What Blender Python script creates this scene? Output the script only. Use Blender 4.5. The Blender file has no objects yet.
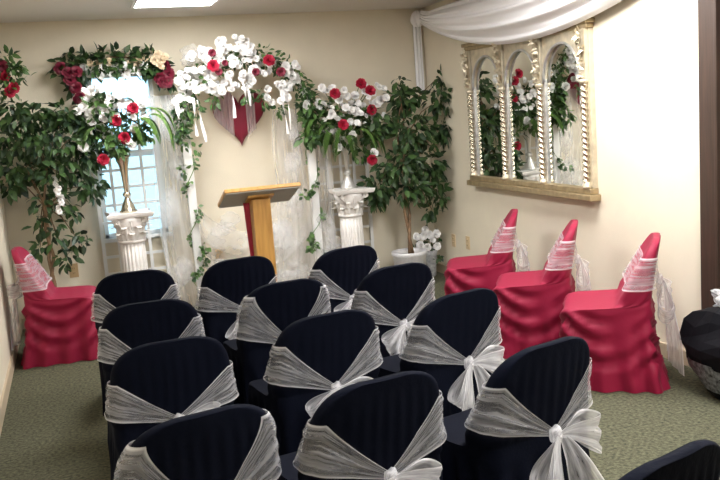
import bpy, math, random
import numpy as np
from mathutils import Vector, Matrix, Euler, noise
PI = math.pi
S = bpy.context.scene
COL = S.collection
rnd = random.Random(7)

# ------------------------------------------------------------------ camera
CAM = np.array([-3.198, -7.3348, 1.5826]); YAW, PITCH, ROLL, FPX = 0.322, -0.1535, -0.0732, 850.0
def basis():
    f = np.array([math.sin(YAW)*math.cos(PITCH), math.cos(YAW)*math.cos(PITCH), math.sin(PITCH)])
    r0 = np.array([math.cos(YAW), -math.sin(YAW), 0]); u0 = np.cross(r0, f)
    r = r0*math.cos(ROLL)+u0*math.sin(ROLL); u = np.cross(r, f)
    return r, u, f
CR, CU, CF = basis()
cd = bpy.data.cameras.new('camera'); cam = bpy.data.objects.new('camera', cd); COL.objects.link(cam)
cd.sensor_width = 36; cd.lens = FPX/720*36; cd.clip_start = 0.05
M4 = Matrix.Identity(4)
for i in range(3):
    M4[i][0], M4[i][1], M4[i][2], M4[i][3] = CR[i], CU[i], -CF[i], CAM[i]
cam.matrix_world = M4; S.camera = cam
def at(px, py, Y):                       # world point seen at a photo pixel, at depth Y
    d = CF+CR*(px-360)/FPX-CU*(py-240)/FPX
    t = (Y-CAM[1])/d[1]; return Vector(CAM+t*d)

# ------------------------------------------------------------------ sky, light, exposure
W = bpy.data.worlds.new('sky'); S.world = W; W.use_nodes = True
bg = W.node_tree.nodes['Background']; bg.inputs[0].default_value = (0.48, 0.78, 1.0, 1); bg.inputs[1].default_value = 2.3
S.view_settings.view_transform = 'Standard'; S.view_settings.look = 'None'
S.view_settings.gamma = 1; S.view_settings.exposure = 0.5; S.view_settings.use_curve_mapping = False
S.cycles.transparent_max_bounces = 24
LAMP = 27.0                               # troffer diffuser radiance
TROFFERS = [(-2.335, -1.36, .75), (-0.72, -3.35, 1.0), (-2.2, -5.6, .6), (-0.72, -5.6, 1.0)]

# ------------------------------------------------------------------ materials
def mat(name, col, rough=0.6, metal=0.0, var=0.0, vscale=8.0, bump=0.0, bscale=60.0, sheen=0.0, island=0.0, spec=None, col2=None, stretch=None):
    m = bpy.data.materials.new(name); m.use_nodes = True; nt = m.node_tree; b = nt.nodes['Principled BSDF']
    b.inputs['Base Color'].default_value = (*col, 1); b.inputs['Roughness'].default_value = rough; b.inputs['Metallic'].default_value = metal
    if sheen: b.inputs['Sheen Weight'].default_value = sheen
    if spec is not None: b.inputs['Specular IOR Level'].default_value = spec
    tc = nt.nodes.new('ShaderNodeTexCoord'); src = tc.outputs['Object']
    if stretch:
        mp = nt.nodes.new('ShaderNodeMapping'); mp.inputs['Scale'].default_value = stretch
        nt.links.new(src, mp.inputs[0]); src = mp.outputs[0]
    if var or island:
        rp = nt.nodes.new('ShaderNodeValToRGB')
        lo = col2 if col2 else tuple(c*(1-(var or island)) for c in col)
        hi = col if col2 else tuple(min(1, c*(1+(var or island))) for c in col)
        rp.color_ramp.elements[0].color = (*lo, 1); rp.color_ramp.elements[1].color = (*hi, 1)
        if island:
            g = nt.nodes.new('ShaderNodeNewGeometry'); nt.links.new(g.outputs['Random Per Island'], rp.inputs[0])
        else:
            n = nt.nodes.new('ShaderNodeTexNoise'); n.inputs['Scale'].default_value = vscale; n.inputs['Detail'].default_value = 4
            rp.color_ramp.elements[0].position = .3; rp.color_ramp.elements[1].position = .7
            nt.links.new(src, n.inputs['Vector']); nt.links.new(n.outputs[0], rp.inputs[0])
        nt.links.new(rp.outputs[0], b.inputs['Base Color'])
    if bump:
        n2 = nt.nodes.new('ShaderNodeTexNoise'); n2.inputs['Scale'].default_value = bscale; n2.inputs['Detail'].default_value = 3
        nt.links.new(src, n2.inputs['Vector'])
        bp = nt.nodes.new('ShaderNodeBump'); bp.inputs['Strength'].default_value = bump; bp.inputs['Distance'].default_value = .01
        nt.links.new(n2.outputs[0], bp.inputs['Height']); nt.links.new(bp.outputs[0], b.inputs['Normal'])
    return m
def sheer(name, col, alpha, streak=0.25, su=3.0, sv=40.0, hem=0.0):
    m = bpy.data.materials.new(name); m.use_nodes = True; nt = m.node_tree; nt.nodes.clear()
    out = nt.nodes.new('ShaderNodeOutputMaterial'); mix = nt.nodes.new('ShaderNodeMixShader'); tr = nt.nodes.new('ShaderNodeBsdfTransparent')
    di = nt.nodes.new('ShaderNodeBsdfDiffuse'); tl = nt.nodes.new('ShaderNodeBsdfTranslucent'); gl = nt.nodes.new('ShaderNodeBsdfGlossy')
    di.inputs[0].default_value = tl.inputs[0].default_value = (*col, 1); gl.inputs[0].default_value = (*col, 1); gl.inputs['Roughness'].default_value = .45
    m1 = nt.nodes.new('ShaderNodeMixShader'); m1.inputs[0].default_value = .35
    m2 = nt.nodes.new('ShaderNodeMixShader'); m2.inputs[0].default_value = .12
    nt.links.new(di.outputs[0], m1.inputs[1]); nt.links.new(tl.outputs[0], m1.inputs[2]); nt.links.new(m1.outputs[0], m2.inputs[1]); nt.links.new(gl.outputs[0], m2.inputs[2])
    uv = nt.nodes.new('ShaderNodeUVMap'); mp = nt.nodes.new('ShaderNodeMapping'); mp.inputs['Scale'].default_value = (su, sv, 1)
    n = nt.nodes.new('ShaderNodeTexNoise'); n.inputs['Scale'].default_value = 1.0; n.inputs['Detail'].default_value = 4
    r = nt.nodes.new('ShaderNodeMapRange'); r.inputs[1].default_value = .3; r.inputs[2].default_value = .72
    r.inputs[3].default_value = max(.03, alpha-streak); r.inputs[4].default_value = min(.97, alpha+streak)
    nt.links.new(uv.outputs[0], mp.inputs[0]); nt.links.new(mp.outputs[0], n.inputs['Vector']); nt.links.new(n.outputs[0], r.inputs[0])
    if hem:                                # woven hem along both long edges
        sx = nt.nodes.new('ShaderNodeSeparateXYZ'); nt.links.new(uv.outputs[0], sx.inputs[0])
        a = nt.nodes.new('ShaderNodeMath'); a.operation = 'SUBTRACT'; a.inputs[1].default_value = .5; nt.links.new(sx.outputs[1], a.inputs[0])
        c = nt.nodes.new('ShaderNodeMath'); c.operation = 'ABSOLUTE'; nt.links.new(a.outputs[0], c.inputs[0])
        h = nt.nodes.new('ShaderNodeMapRange'); h.inputs[1].default_value = .445; h.inputs[2].default_value = .475; h.inputs[4].default_value = hem; nt.links.new(c.outputs[0], h.inputs[0])
        ad = nt.nodes.new('ShaderNodeMath'); ad.operation = 'ADD'; ad.use_clamp = True; nt.links.new(h.outputs[0], ad.inputs[0]); nt.links.new(r.outputs[0], ad.inputs[1]); r = ad
    nt.links.new(r.outputs[0], mix.inputs[0]); nt.links.new(tr.outputs[0], mix.inputs[1]); nt.links.new(m2.outputs[0], mix.inputs[2]); nt.links.new(mix.outputs[0], out.inputs[0])
    return m
def emitter(name, col, k):
    m = bpy.data.materials.new(name); m.use_nodes = True; nt = m.node_tree; nt.nodes.clear()
    e = nt.nodes.new('ShaderNodeEmission'); e.inputs[0].default_value = (*col, 1); e.inputs[1].default_value = k
    o = nt.nodes.new('ShaderNodeOutputMaterial'); nt.links.new(e.outputs[0], o.inputs[0]); return m

m_wall = mat('cream wallpaper', (.74, .67, .535), .8, var=.025, vscale=5, bump=.15, bscale=120)
m_ceil = mat('ceiling paint', (.72, .69, .66), .9, bump=.25, bscale=200)
m_carpet = mat('olive carpet', (.155, .150, .085), .95, col2=(.032, .034, .020), var=.3, vscale=60, bump=.8, bscale=260)
m_base = mat('tan baseboard', (.50, .41, .29), .6)
m_brown = mat('dark stained wood', (.055, .030, .020), .5, col2=(.032, .018, .012), var=.2, vscale=6, stretch=(12, 12, .8))
m_white = mat('white paint', (.80, .80, .79), .45)
m_plaster = mat('white plaster', (.82, .79, .76), .55, bump=.1, bscale=40)
m_oak = mat('honey oak', (.62, .34, .09), .42, col2=(.45, .22, .05), var=.2, vscale=5, stretch=(9, 9, .9))
m_oakunder = mat('grey laminate underside', (.42, .40, .37), .6)
m_black = mat('black satin cover', (.0026, .0036, .0090), .8, bump=.15, bscale=90, spec=.06)
m_pink = mat('magenta satin cover', (.25, .005, .034), .6, sheen=.03, bump=.08, bscale=60, spec=.3)
m_sash = sheer('white organza', (.95, .94, .97), .27, .15, 6, 12, hem=.42)
m_bow = sheer('white organza bow', (.96, .95, .98), .40, .16, 6, 12, hem=.4)
m_tulle = sheer('white tulle', (.95, .95, .96), .30, .10, 2, 5)
m_puff = sheer('gathered tulle', (.95, .95, .96), .20, .07, 2, 2)
m_drape = mat('white draped voile', (.87, .86, .88), .75, sheen=.2)
m_gold = mat('pale gold leaf', (.60, .53, .40), .42, .5, var=.15, vscale=20, bump=.1, bscale=60)
m_gold2 = mat('aged gold', (.40, .31, .18), .42, .6, var=.2, vscale=25)
m_silver = mat('silver paint', (.60, .60, .60), .3, .8, var=.2, vscale=25)
m_champ = mat('champagne metal', (.62, .56, .44), .27, .9)
m_mirror = mat('mirror glass', (.86, .88, .85), .015, 1.0)
m_leaf = mat('ficus leaf', (.055, .115, .028), .5, col2=(.008, .026, .010), island=.4)
m_leaf2 = mat('ivy leaf', (.10, .20, .05), .5, col2=(.018, .05, .016), island=.4)
m_fern = mat('fern leaf', (.14, .25, .05), .5, col2=(.035, .09, .02), island=.4)
m_bark = mat('brown bark', (.22, .135, .075), .8, var=.3, vscale=25, bump=.4)
m_soil = mat('dark moss', (.05, .045, .03), .95)
m_rosew = mat('white silk petal', (.93, .92, .91), .6, island=.06)
m_rosec = mat('cream silk petal', (.72, .58, .40), .6, island=.2)
m_roser = mat('red silk petal', (.42, .010, .042), .6, island=.25)
m_roseb = mat('burgundy silk petal', (.17, .008, .028), .6, island=.35)
m_heart = mat('burgundy velvet', (.20, .004, .026), .7, sheen=.1)
m_ribbon = mat('white satin ribbon', (.88, .87, .88), .4)
m_pot = mat('white woven pot', (.66, .65, .66), .6, bump=.7, bscale=45)
m_vase = mat('grey mottled vase', (.50, .50, .50), .4, col2=(.24, .24, .25), var=.3, vscale=40, bump=.5, bscale=50)
m_bag = mat('black plastic bag', (.004, .004, .006), .7, bump=.3, bscale=14, spec=.12)
m_glit = mat('silver glitter mesh', (.34, .35, .38), .4, .4, col2=(.006, .006, .01), var=.4, vscale=45, bump=.6, bscale=90)
m_clear = sheer('clear crinkled plastic', (.9, .92, .95), .45, .35, 30, 30)
m_plate = mat('ivory plate', (.62, .47, .28), .5)
m_plateb = mat('tan brass plate', (.48, .33, .17), .45)
m_dark = mat('dark slot', (.03, .025, .02), .6)
m_ground = mat('pale concrete', (.62, .63, .62), .9, var=.08)
m_diff = [emitter('lit diffuser', (1.0, .99, .975), LAMP*k[2]) for k in TROFFERS]

# ------------------------------------------------------------------ mesh helpers
class MB:
    def __init__(s): s.v = []; s.f = []; s.uv = []
    def add(s, vs, fs, uvs=None):
        o = len(s.v); s.v += [tuple(v) for v in vs]; s.f += [tuple(i+o for i in f) for f in fs]
        s.uv += (uvs if uvs else [(v[0], v[2]) for v in s.v[o:]])
    def box(s, a, b, rot=None, piv=None):
        x0, y0, z0 = a; x1, y1, z1 = b
        vs = [Vector(p) for p in ((x0,y0,z0),(x1,y0,z0),(x1,y1,z0),(x0,y1,z0),(x0,y0,z1),(x1,y0,z1),(x1,y1,z1),(x0,y1,z1))]
        if rot is not None:
            pv = Vector(piv); vs = [rot @ (v-pv)+pv for v in vs]
        s.add(vs, [(0,3,2,1),(4,5,6,7),(0,1,5,4),(1,2,6,5),(2,3,7,6),(3,0,4,7)])
    def grid(s, fn, nu, nv, cu=False):
        vs = []; uv = []; ku = nu if cu else nu+1
        for i in range(ku):
            for j in range(nv+1):
                vs.append(fn(i/nu, j/nv)); uv.append((i/nu, j/nv))
        fs = []
        for i in range(nu):
            a = i; b = (i+1) % ku
            for j in range(nv):
                fs.append((a*(nv+1)+j, b*(nv+1)+j, b*(nv+1)+j+1, a*(nv+1)+j+1))
        s.add(vs, fs, uv)
    def lathe(s, prof, n=24, c=(0,0,0), flute=None, cap=True):
        vs = []; fs = []
        for k, (r, z) in enumerate(prof):
            for i in range(n):
                a = 2*PI*i/n; rr = r*(flute(a, z) if flute else 1)
                vs.append((c[0]+rr*math.cos(a), c[1]+rr*math.sin(a), c[2]+z))
        for k in range(len(prof)-1):
            for i in range(n):
                j = (i+1) % n; fs.append((k*n+i, k*n+j, (k+1)*n+j, (k+1)*n+i))
        if cap:
            fs.append(tuple(range(n-1, -1, -1))); m = (len(prof)-1)*n; fs.append(tuple(range(m, m+n)))
        s.add(vs, fs)
    def tube(s, pts, rad, n=8):
        pts = [Vector(p) for p in pts]; K = len(pts); vs = []; fs = []
        up = Vector((0.3, 0.9, 0.2)).normalized()
        for k, p in enumerate(pts):
            t = (pts[min(k+1, K-1)]-pts[max(k-1, 0)]).normalized()
            a = t.cross(up)
            if a.length < .05: a = t.cross(Vector((1, 0, 0)))
            a.normalize(); b = t.cross(a); r = rad(k/(K-1)) if callable(rad) else rad
            for i in range(n):
                q = 2*PI*i/n; vs.append(p+a*r*math.cos(q)+b*r*math.sin(q))
        for k in range(K-1):
            for i in range(n):
                j = (i+1) % n; fs.append((k*n+i, k*n+j, (k+1)*n+j, (k+1)*n+i))
        fs.append(tuple(range(n-1, -1, -1))); fs.append(tuple(range((K-1)*n, K*n)))
        s.add(vs, fs)
    def leaf(s, p, d, up, L, w, fold=.25):
        d = d.normalized(); sd = d.cross(up)
        if sd.length < .05: sd = d.cross(Vector((1, .2, 0)))
        sd.normalize(); n = sd.cross(d)
        P = lambda t, e: p+d*(L*t)+sd*(w*e)+n*(abs(e)*w*fold-.18*L*t*t)
        vs = [P(0,0), P(.3,.45), P(.3,0), P(.3,-.45), P(.66,.38), P(.66,0), P(.66,-.38), P(1,0)]
        s.add(vs, [(0,2,1),(0,3,2),(1,2,5,4),(2,3,6,5),(4,5,7),(5,6,7)])
    def mesh(s, name, m, smooth=True):
        me = bpy.data.meshes.new(name); me.from_pydata(s.v, [], s.f); me.materials.append(m)
        ul = me.uv_layers.new(name='UVMap'); idx = np.zeros(len(me.loops), dtype=np.int32); me.loops.foreach_get('vertex_index', idx)
        ul.data.foreach_set('uv', np.array(s.uv, dtype=np.float32)[idx].ravel())
        if smooth: me.polygons.foreach_set('use_smooth', [True]*len(me.polygons))
        me.update(); return me
    def build(s, name, m, parent=None, smooth=True, bevel=0, loc=None):
        o = bpy.data.objects.new(name, s.mesh(name, m, smooth)); COL.objects.link(o)
        if parent: o.parent = parent
        if loc is not None: o.location = loc
        if bevel:
            b = o.modifiers.new('bevel', 'BEVEL'); b.width = bevel; b.segments = 2; b.limit_method = 'ANGLE'
        return o
def inst(name, me, parent, loc, rot=(0,0,0), sc=1.0):
    o = bpy.data.objects.new(name, me); COL.objects.link(o); o.parent = parent
    o.location = loc; o.rotation_euler = rot; o.scale = (sc, sc, sc); return o
def tag(o, label, cat, group=None, kind=None):
    o['label'] = label; o['category'] = cat
    if group: o['group'] = group
    if kind: o['kind'] = kind
    return o
def thing(name, label, cat, loc=(0,0,0), rz=0, group=None):
    o = bpy.data.objects.new(name, None); COL.objects.link(o); o.empty_display_size = .1
    o.location = loc; o.rotation_euler = (0, 0, rz); return tag(o, label, cat, group)
def struct(o): o['kind'] = 'structure'; return o
def dup(o, parent=None):
    c = o.copy(); COL.objects.link(c); c.parent = parent
    for ch in list(o.children): dup(ch, c)
    return c
def rv(k=1.0): return Vector((rnd.uniform(-1, 1), rnd.uniform(-1, 1), rnd.uniform(-1, 1)))*k

# ------------------------------------------------------------------ the room
XL, YB, H = -3.724, -8.6, 2.44
WX0, WX1, WZ0, WZ1 = -2.98, -2.46, .66, 2.01
b = MB(); b.box((XL-.1, YB-.1, -.1), (.1, .12, 0)); struct(b.build('floor', m_carpet, smooth=False))
b = MB(); b.box((XL-.1, YB-.1, H), (.1, .12, H+.1)); struct(b.build('ceiling', m_ceil, smooth=False))
b = MB()
b.box((XL-.1, 0, 0), (WX0, .12, H)); b.box((WX1, 0, 0), (.1, .12, H)); b.box((WX0, 0, 0), (WX1, .12, WZ0)); b.box((WX0, 0, WZ1), (WX1, .12, H))
struct(b.build('wall_back', m_wall, smooth=False))
b = MB(); b.box((XL-.1, YB, 0), (XL, 0, H)); struct(b.build('wall_left', m_wall, smooth=False))
DY0, DY1, DZ = -3.74, -4.72, 2.12
b = MB(); b.box((0, DY0, 0), (.1, 0, H)); b.box((0, YB, 0), (.1, DY1, H)); b.box((0, DY1, DZ), (.1, DY0, H)); struct(b.build('wall_right', m_wall, smooth=False))
b = MB(); b.box((XL-.1, YB-.1, 0), (.1, YB, H)); struct(b.build('wall_front', m_wall, smooth=False))
b = MB(); b.box((XL, -.014, 0), (0, 0, .085)); struct(b.build('baseboard_back', m_base, smooth=False))
b = MB(); b.box((XL, YB, 0), (XL+.014, -.014, .085)); struct(b.build('baseboard_left', m_base, smooth=False))
b = MB(); b.box((-.014, DY0+.12, 0), (0, -.014, .085)); b.box((-.014, YB, 0), (0, DY1-.12, .085)); struct(b.build('baseboard_right', m_base, smooth=False))
# door on the right wall, brown casing
d = bpy.data.objects.new('door_1', None); COL.objects.link(d); struct(d)
b = MB()
for y in (DY0, DY1-.12): b.box((-.022, y, 0), (0.0, y+.12, DZ+.12))
b.box((-.022, DY1, DZ), (0, DY0, DZ+.12))
for y in (DY0-.02, DY1): b.box((-.03, y, 0), (.1, y+.02, DZ))
b.build('door_casing', m_brown, d, False, .004)
b = MB(); b.box((.045, DY1+.02, .005), (.085, DY0-.02, DZ)); b.build('door_leaf', m_brown, d, False, .003)
b = MB(); b.lathe([(.012, 0), (.012, .03), (.028, .04), (.03, .055), (.02, .065)], 14)
k = b.build('door_knob', m_champ, d); k.rotation_euler = (0, -PI/2, 0); k.location = (.045, DY1+.09, 1.0)
# window
w = bpy.data.objects.new('window_1', None); COL.objects.link(w); struct(w)
b = MB(); fw = .035
b.box((WX0, .02, WZ0), (WX0+fw, .09, WZ1)); b.box((WX1-fw, .02, WZ0), (WX1, .09, WZ1)); b.box((WX0, .02, WZ1-fw), (WX1, .09, WZ1)); b.box((WX0, .02, WZ0), (WX1, .09, WZ0+fw))
b.box((WX0, .035, 1.32), (WX1, .08, 1.36)); b.build('window_frame', m_white, w, False, .003)
b = MB(); b.box((WX0-.03, -.05, WZ0-.03), (WX1+.03, .02, WZ0)); b.build('window_sill', m_white, w, False, .004)
m_glass = bpy.data.materials.new('window glass'); m_glass.use_nodes = True; nt = m_glass.node_tree; nt.nodes.clear()
o_ = nt.nodes.new('ShaderNodeOutputMaterial'); mx = nt.nodes.new('ShaderNodeMixShader'); mx.inputs[0].default_value = .06
t_ = nt.nodes.new('ShaderNodeBsdfTransparent'); t_.inputs[0].default_value = (.93, .97, .98, 1); g_ = nt.nodes.new('ShaderNodeBsdfGlossy'); g_.inputs['Roughness'].default_value = .02
nt.links.new(t_.outputs[0], mx.inputs[1]); nt.links.new(g_.outputs[0], mx.inputs[2]); nt.links.new(mx.outputs[0], o_.inputs[0])
b = MB(); b.box((WX0+.02, .055, WZ0+.02), (WX1-.02, .06, WZ1-.02)); b.build('window_pane', m_glass, w, False)
b = MB(); b.box((-40, .3, -.3), (40, 80, -.2)); o = b.build('ground', m_ground, smooth=False); struct(o)

# ceiling troffers
for i, (x, y, _k) in enumerate(TROFFERS):
    lab = ['lit fluorescent ceiling panel above the floral arch', 'lit fluorescent ceiling panel near the right wall over the mirror end',
           'lit fluorescent ceiling panel above the last rows of chairs', 'lit fluorescent ceiling panel near the door'][i]
    t = thing('ceiling_light', lab, 'ceiling light', (x, y, H), 0, 'fluorescent ceiling panels')
    b = MB(); a, c, e = .305, .61, .025
    b.box((-a, -c, -.018), (-a+e, c, 0)); b.box((a-e, -c, -.018), (a, c, 0)); b.box((-a+e, -c, -.018), (a-e, -c+e, 0)); b.box((-a+e, c-e, -.018), (a-e, c, 0))
    b.build('light_frame', m_white, t, False)
    b = MB(); b.box((-a+e, -c+e, -.014), (a-e, c-e, -.004)); b.build('diffuser', m_diff[i], t, False)

# ------------------------------------------------------------------ covered chairs
ZT = .80
def rrect(t, hw, yb, yf, r, n_out=False):
    # point at fraction t round a rounded rectangle, from the rear centre towards -x, then front, then +x
    D = yf-yb; r = min(r, hw*.98, D*.49); a = hw-r; c = D-2*r; q = PI*r/2
    segs = [a, q, c, q, 2*a, q, c, q, a]; L = sum(segs); s = (t % 1.0)*L
    cx = [(-a, yb+r), (-a, yf-r), (a, yf-r), (a, yb+r)]
    if s < segs[0]: return (-s, yb), (0, -1)
    s -= segs[0]
    for k in range(4):
        if s < q:
            ang = -PI/2-k*PI/2-s/r; n = (math.cos(ang), math.sin(ang)); return (cx[k][0]+r*n[0], cx[k][1]+r*n[1]), n
        s -= q
        ln = segs[2+2*k] if k < 3 else a
        if s < ln or k == 3:
            if k == 0: return (-hw, yb+r+s), (-1, 0)
            if k == 1: return (-a+s, yf), (0, 1)
            if k == 2: return (hw, yf-r-s), (1, 0)
            return (a-s, yb), (0, -1)
        s -= ln
def slab(z):
    k = (z-.45)/(ZT-.45); k = max(0, min(1, k))
    yb = -.245-.055*k; th = .155*(1-k)**1.25+.036
    hw = .236-.018*k
    if z > .585: hw *= max(0.0, 1-((z-.585)/(ZT+.003-.585))**3.4)**(1/3.4)
    return hw, yb, yb+th, min(.05, th*.48)
def bend(x, z): return .55*x*x*max(0, min(1, (z-.42)/.2))
def slab_pt(t, z, off=0):
    (x, y), n = rrect(t, *slab(z)); return Vector((x+n[0]*off, y+n[1]*off+bend(x, z), z))
def make_cover(style, seed):
    N = 132; lv = []
    for z in (0.003, .03, .06, .09, .12, .15, .18, .21, .24, .27, .30, .33, .36, .39, .41):
        k = z/.41; fl = (1-k)**2
        lv.append((z, z, .226+.012*fl, -.245-(.07 if style == 'pink' else .03)*fl, .215+.02*fl, .05))
    for zf, yf, zb in ((.425, .213, .425), (.438, .203, .44), (.444, .18, .45), (.446, .13, .458), (.447, .06, .466), (.449, -.01, .474), (.453, -.05, .482), (.465, -.075, .492)):
        lv.append((zb, zf, .226, -.246, yf, .05))
    for z in (.505, .53, .555, .58, .605, .63, .655, .68, .70, .72, .74, .755, .768, .779, .788, .795, .799, ZT):
        hw, yb, yf, r = slab(z); lv.append((z, z, hw, yb, yf, r))
    b = MB(); vs = []; fs = []
    for (zb, zf, hw, yb, yf, r) in lv:
        for i in range(N):
            t = i/N; (x, y), n = rrect(t, hw, yb, yf, r)
            f = (y-yb)/max(1e-6, yf-yb); z = zb+(zf-zb)*f
            dsp = 0
            low = max(0, min(1, (.43-z)/.1))
            if style == 'pink':
                sgn = 1 if t < .5 else -1
                s = f if abs(n[0]) > .5 else .5+.5*abs(x)/hw
                swag = z+.15*(1-(2*s-1)**2)+.03*noise.noise(Vector((x*4+seed, y*4, z*3)))
                msk = max(0, min(1, (z-.07)/.1))*max(0, min(1, (.44-z)/.05))
                dsp += .030*math.sin(2*PI*swag/.115+seed)*msk*(.6+.8*noise.noise(Vector((x*5, y*5+seed, z*4))))
                dsp += .017*low*(1-z/.43)*math.sin(2*PI*t*15+seed+2.5*noise.noise(Vector((x*3, y*3, seed))))
                dsp += .004*math.sin(2*PI*(z*9+f*3+seed))*max(0, min(1, (z-.45)/.03))*max(0, min(1, (.6-z)/.1))
            else:
                dsp += .011*low*math.sin(2*PI*t*19+seed+3*noise.noise(Vector((x*3, z*2, seed))))
                if z > .5 and abs(x) < hw*.8: dsp += .0022*math.sin(x*150+3*noise.noise(Vector((x*6, z*3, seed))))*max(0, min(1, (ZT-.02-z)/.08))
            dsp += .004*noise.noise(Vector((x*9+seed, y*9, z*9)))
            vs.append((x+n[0]*dsp, y+n[1]*dsp+bend(x, z), max(z, .003)))
    for k in range(len(lv)-1):
        for i in range(N):
            j = (i+1) % N; fs.append((k*N+j, k*N+i, (k+1)*N+i, (k+1)*N+j))
    m = (len(lv)-1)*N; fs.append(tuple(range(m+N-1, m-1, -1)))
    b.add(vs, fs); return b
KZ = .500
def make_sash(seed, zt=.705):
    r = random.Random(seed); ph = [r.uniform(0, 6) for _ in range(6)]
    b = MB()
    def f(u, v):
        t = .0005+.999*u; d = min(u, 1-u)          # distance round the back from the knot
        k = min(1, d/.20)
        side = -1 if u < .5 else 1
        zu = KZ+.012+(zt-KZ-.012)*k; zl = KZ-.014+(.535+.012*math.sin(ph[0])-KZ+.014)*k
        if d > .3: zu += .012*math.sin(d*9+ph[1])
        z = zl+(zu-zl)*v
        fold = 2.2*noise.noise(Vector((v*7+seed, d*5*side, seed)))+1.2*noise.noise(Vector((v*17, d*9*side+seed, 3)))
        off = .010+.0020*fold*(.4+.6*k)+.012*max(0, .5-v)*k*(1 if abs(d-.2) < .12 else .3)
        if d < .1: off += .016*(1-d/.1)
        return slab_pt(t, z, max(.004, off))
    b.grid(f, 140, 34); return b
def make_knot(seed):
    b = MB()
    def f(u, v):
        a = 2*PI*u; e = PI*(v-.5); rr = 1+.14*math.sin(5*a+seed)*math.cos(e)
        return Vector((.026*rr*math.cos(a)*math.cos(e), -.309+.02*math.sin(e)*1.0-.0, KZ+.030*rr*math.sin(a)*math.cos(e))) if False else \
               Vector((.025*rr*math.cos(a)*math.cos(e), -.289+.022*math.sin(e), KZ-.004+.030*rr*math.sin(a)*math.cos(e)))
    b.grid(f, 18, 10, True); return b
def make_loop(side, ang, L, wd, seed):
    b = MB(); ca, sa = math.cos(ang), math.sin(ang)
    def f(u, v):
        s = math.sin(PI*u); o = L*s**.8; dep = .042*math.sin(2*PI*u)*s**.5
        w_ = (.018+wd*s**.9)*(v-.5)
        wob = .007*math.sin(v*15+seed)*s+.004*math.sin(v*31+u*7+seed)*s
        x = side*(o*ca-w_*sa*.8); z = KZ+o*sa+w_*ca
        return Vector((x, -.308-dep+wob-.012*s, z-.03*s*s))
    b.grid(f, 30, 12); return b
def make_tail(side, L, seed, wd=.13):
    b = MB(); ca, sa = math.cos(.6), math.sin(.6)
    def f(u, v):
        w_ = (.03+wd*min(1, u*1.5)**.8)*v; fold = .010*math.sin(v*14+seed+u*2)*min(1, u*3)
        return Vector((side*(.004+.03*u+w_*ca)+fold*sa, -.302-.012*min(1, u*4)-w_*sa*.75-.012*u+fold*ca*.6, KZ-.01-L*u-.04*v*u))
    b.grid(f, 24, 14); return b
BOWS = [((-.55, .14, .12), (-.15, .14, .12)), ((-.95, .15, .12), (-.65, .125, .10)), ((-1.0, .165, .13), (.02, .15, .13))]
def build_chair(name, label, cat, m, style, seed, variant, tl, kz=.5, k=1.0, zt=.705, kt=1.0):
    global KZ
    KZ = kz
    t = thing(name, label, cat)
    make_cover(style, seed).build('chair_cover', m, t)
    s = make_sash(seed+3, zt).build('sash', m_sash, t); s['label'] = 'white sheer organza sash'
    make_knot(seed).build('knot', m_bow, s)
    (a1, l1, w1), (a2, l2, w2) = BOWS[variant]
    make_loop(-1, a1, l1*k, w1*k, seed).build('bow_loop', m_bow, s); make_loop(1, a2, l2*k, w2*k, seed+2).build('bow_loop', m_bow, s)
    make_tail(-1, tl, seed, .13*kt).build('sash_tail', m_bow, s); make_tail(1, tl*.92, seed+4, .13*kt).build('sash_tail', m_bow, s)
    return t
# rows counted from the flower arch; x, y of the seat back, turn in degrees
BLACK = [
 (0,0,-2.935,-2.65,-2,'black-covered chair in the front row, left seat, right before the left white pedestal'),
 (0,1,-2.350,-2.65,8,'black-covered chair in the front row, middle seat, straight before the oak lectern'),
 (0,2,-1.740,-2.75,12,'black-covered chair in the front row, right seat, before the right white pedestal'),
 (1,0,-2.935,-3.51,-3,'black-covered chair in the second row from the arch, left seat'),
 (1,1,-2.290,-3.48,5,'black-covered chair in the second row from the arch, middle seat'),
 (1,2,-1.710,-3.460,9,'black-covered chair in the second row from the arch, right seat'),
 (2,0,-2.925,-4.26,3,'black-covered chair in the third row from the arch, left seat'),
 (2,1,-2.305,-4.22,6,'black-covered chair in the third row from the arch, middle seat'),
 (2,2,-1.715,-4.200,13,'black-covered chair in the third row from the arch, right seat'),
 (3,0,-2.935,-5.10,11,'black-covered chair in the fourth row from the arch, left seat'),
 (3,1,-2.405,-5.08,9,'black-covered chair in the fourth row from the arch, middle seat'),
 (3,2,-1.815,-5.03,14,'black-covered chair in the fourth row from the arch, right seat with a full bow'),
 (4,2,-2.04,-5.90,16,'black-covered chair cut off by the bottom right corner of the picture')]
protos = [build_chair('covered_chair', '', 'chair', m_black, 'black', 1.7+2*v, bw, .33, zt=z_) for v, (bw, z_) in enumerate(((0, .70), (1, .752), (2, .662), (2, .695)))]
used = [False]*4
for i, (r, c, x, y, a, lab) in enumerate(BLACK):
    v = [0, 2, 0, 0, 1, 0, 2, 0, 3, 1, 0, 3, 0][i]
    o = dup(protos[v]) if used[v] else protos[v]; used[v] = True
    ra = math.radians(a); by = -.28
    o.location = (x+math.sin(ra)*by, y-math.cos(ra)*by, 0); o.rotation_euler = (0, 0, ra)
    tag(o, lab, 'chair', 'black covered guest chairs')
PINK = [(-.54,-1.96,62,'magenta-covered chair by the right wall, nearest the white roses vase and back corner'),
        (-.54,-2.70,57,'magenta-covered chair by the right wall under the mirror, middle of the three'),
        (-.51,-3.43,54,'magenta-covered chair by the right wall, nearest the brown door frame and black bag'),
        (-3.335,-1.08,-94,'magenta-covered chair by the left wall in front of the left ficus tree')]
pp = None
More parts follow.
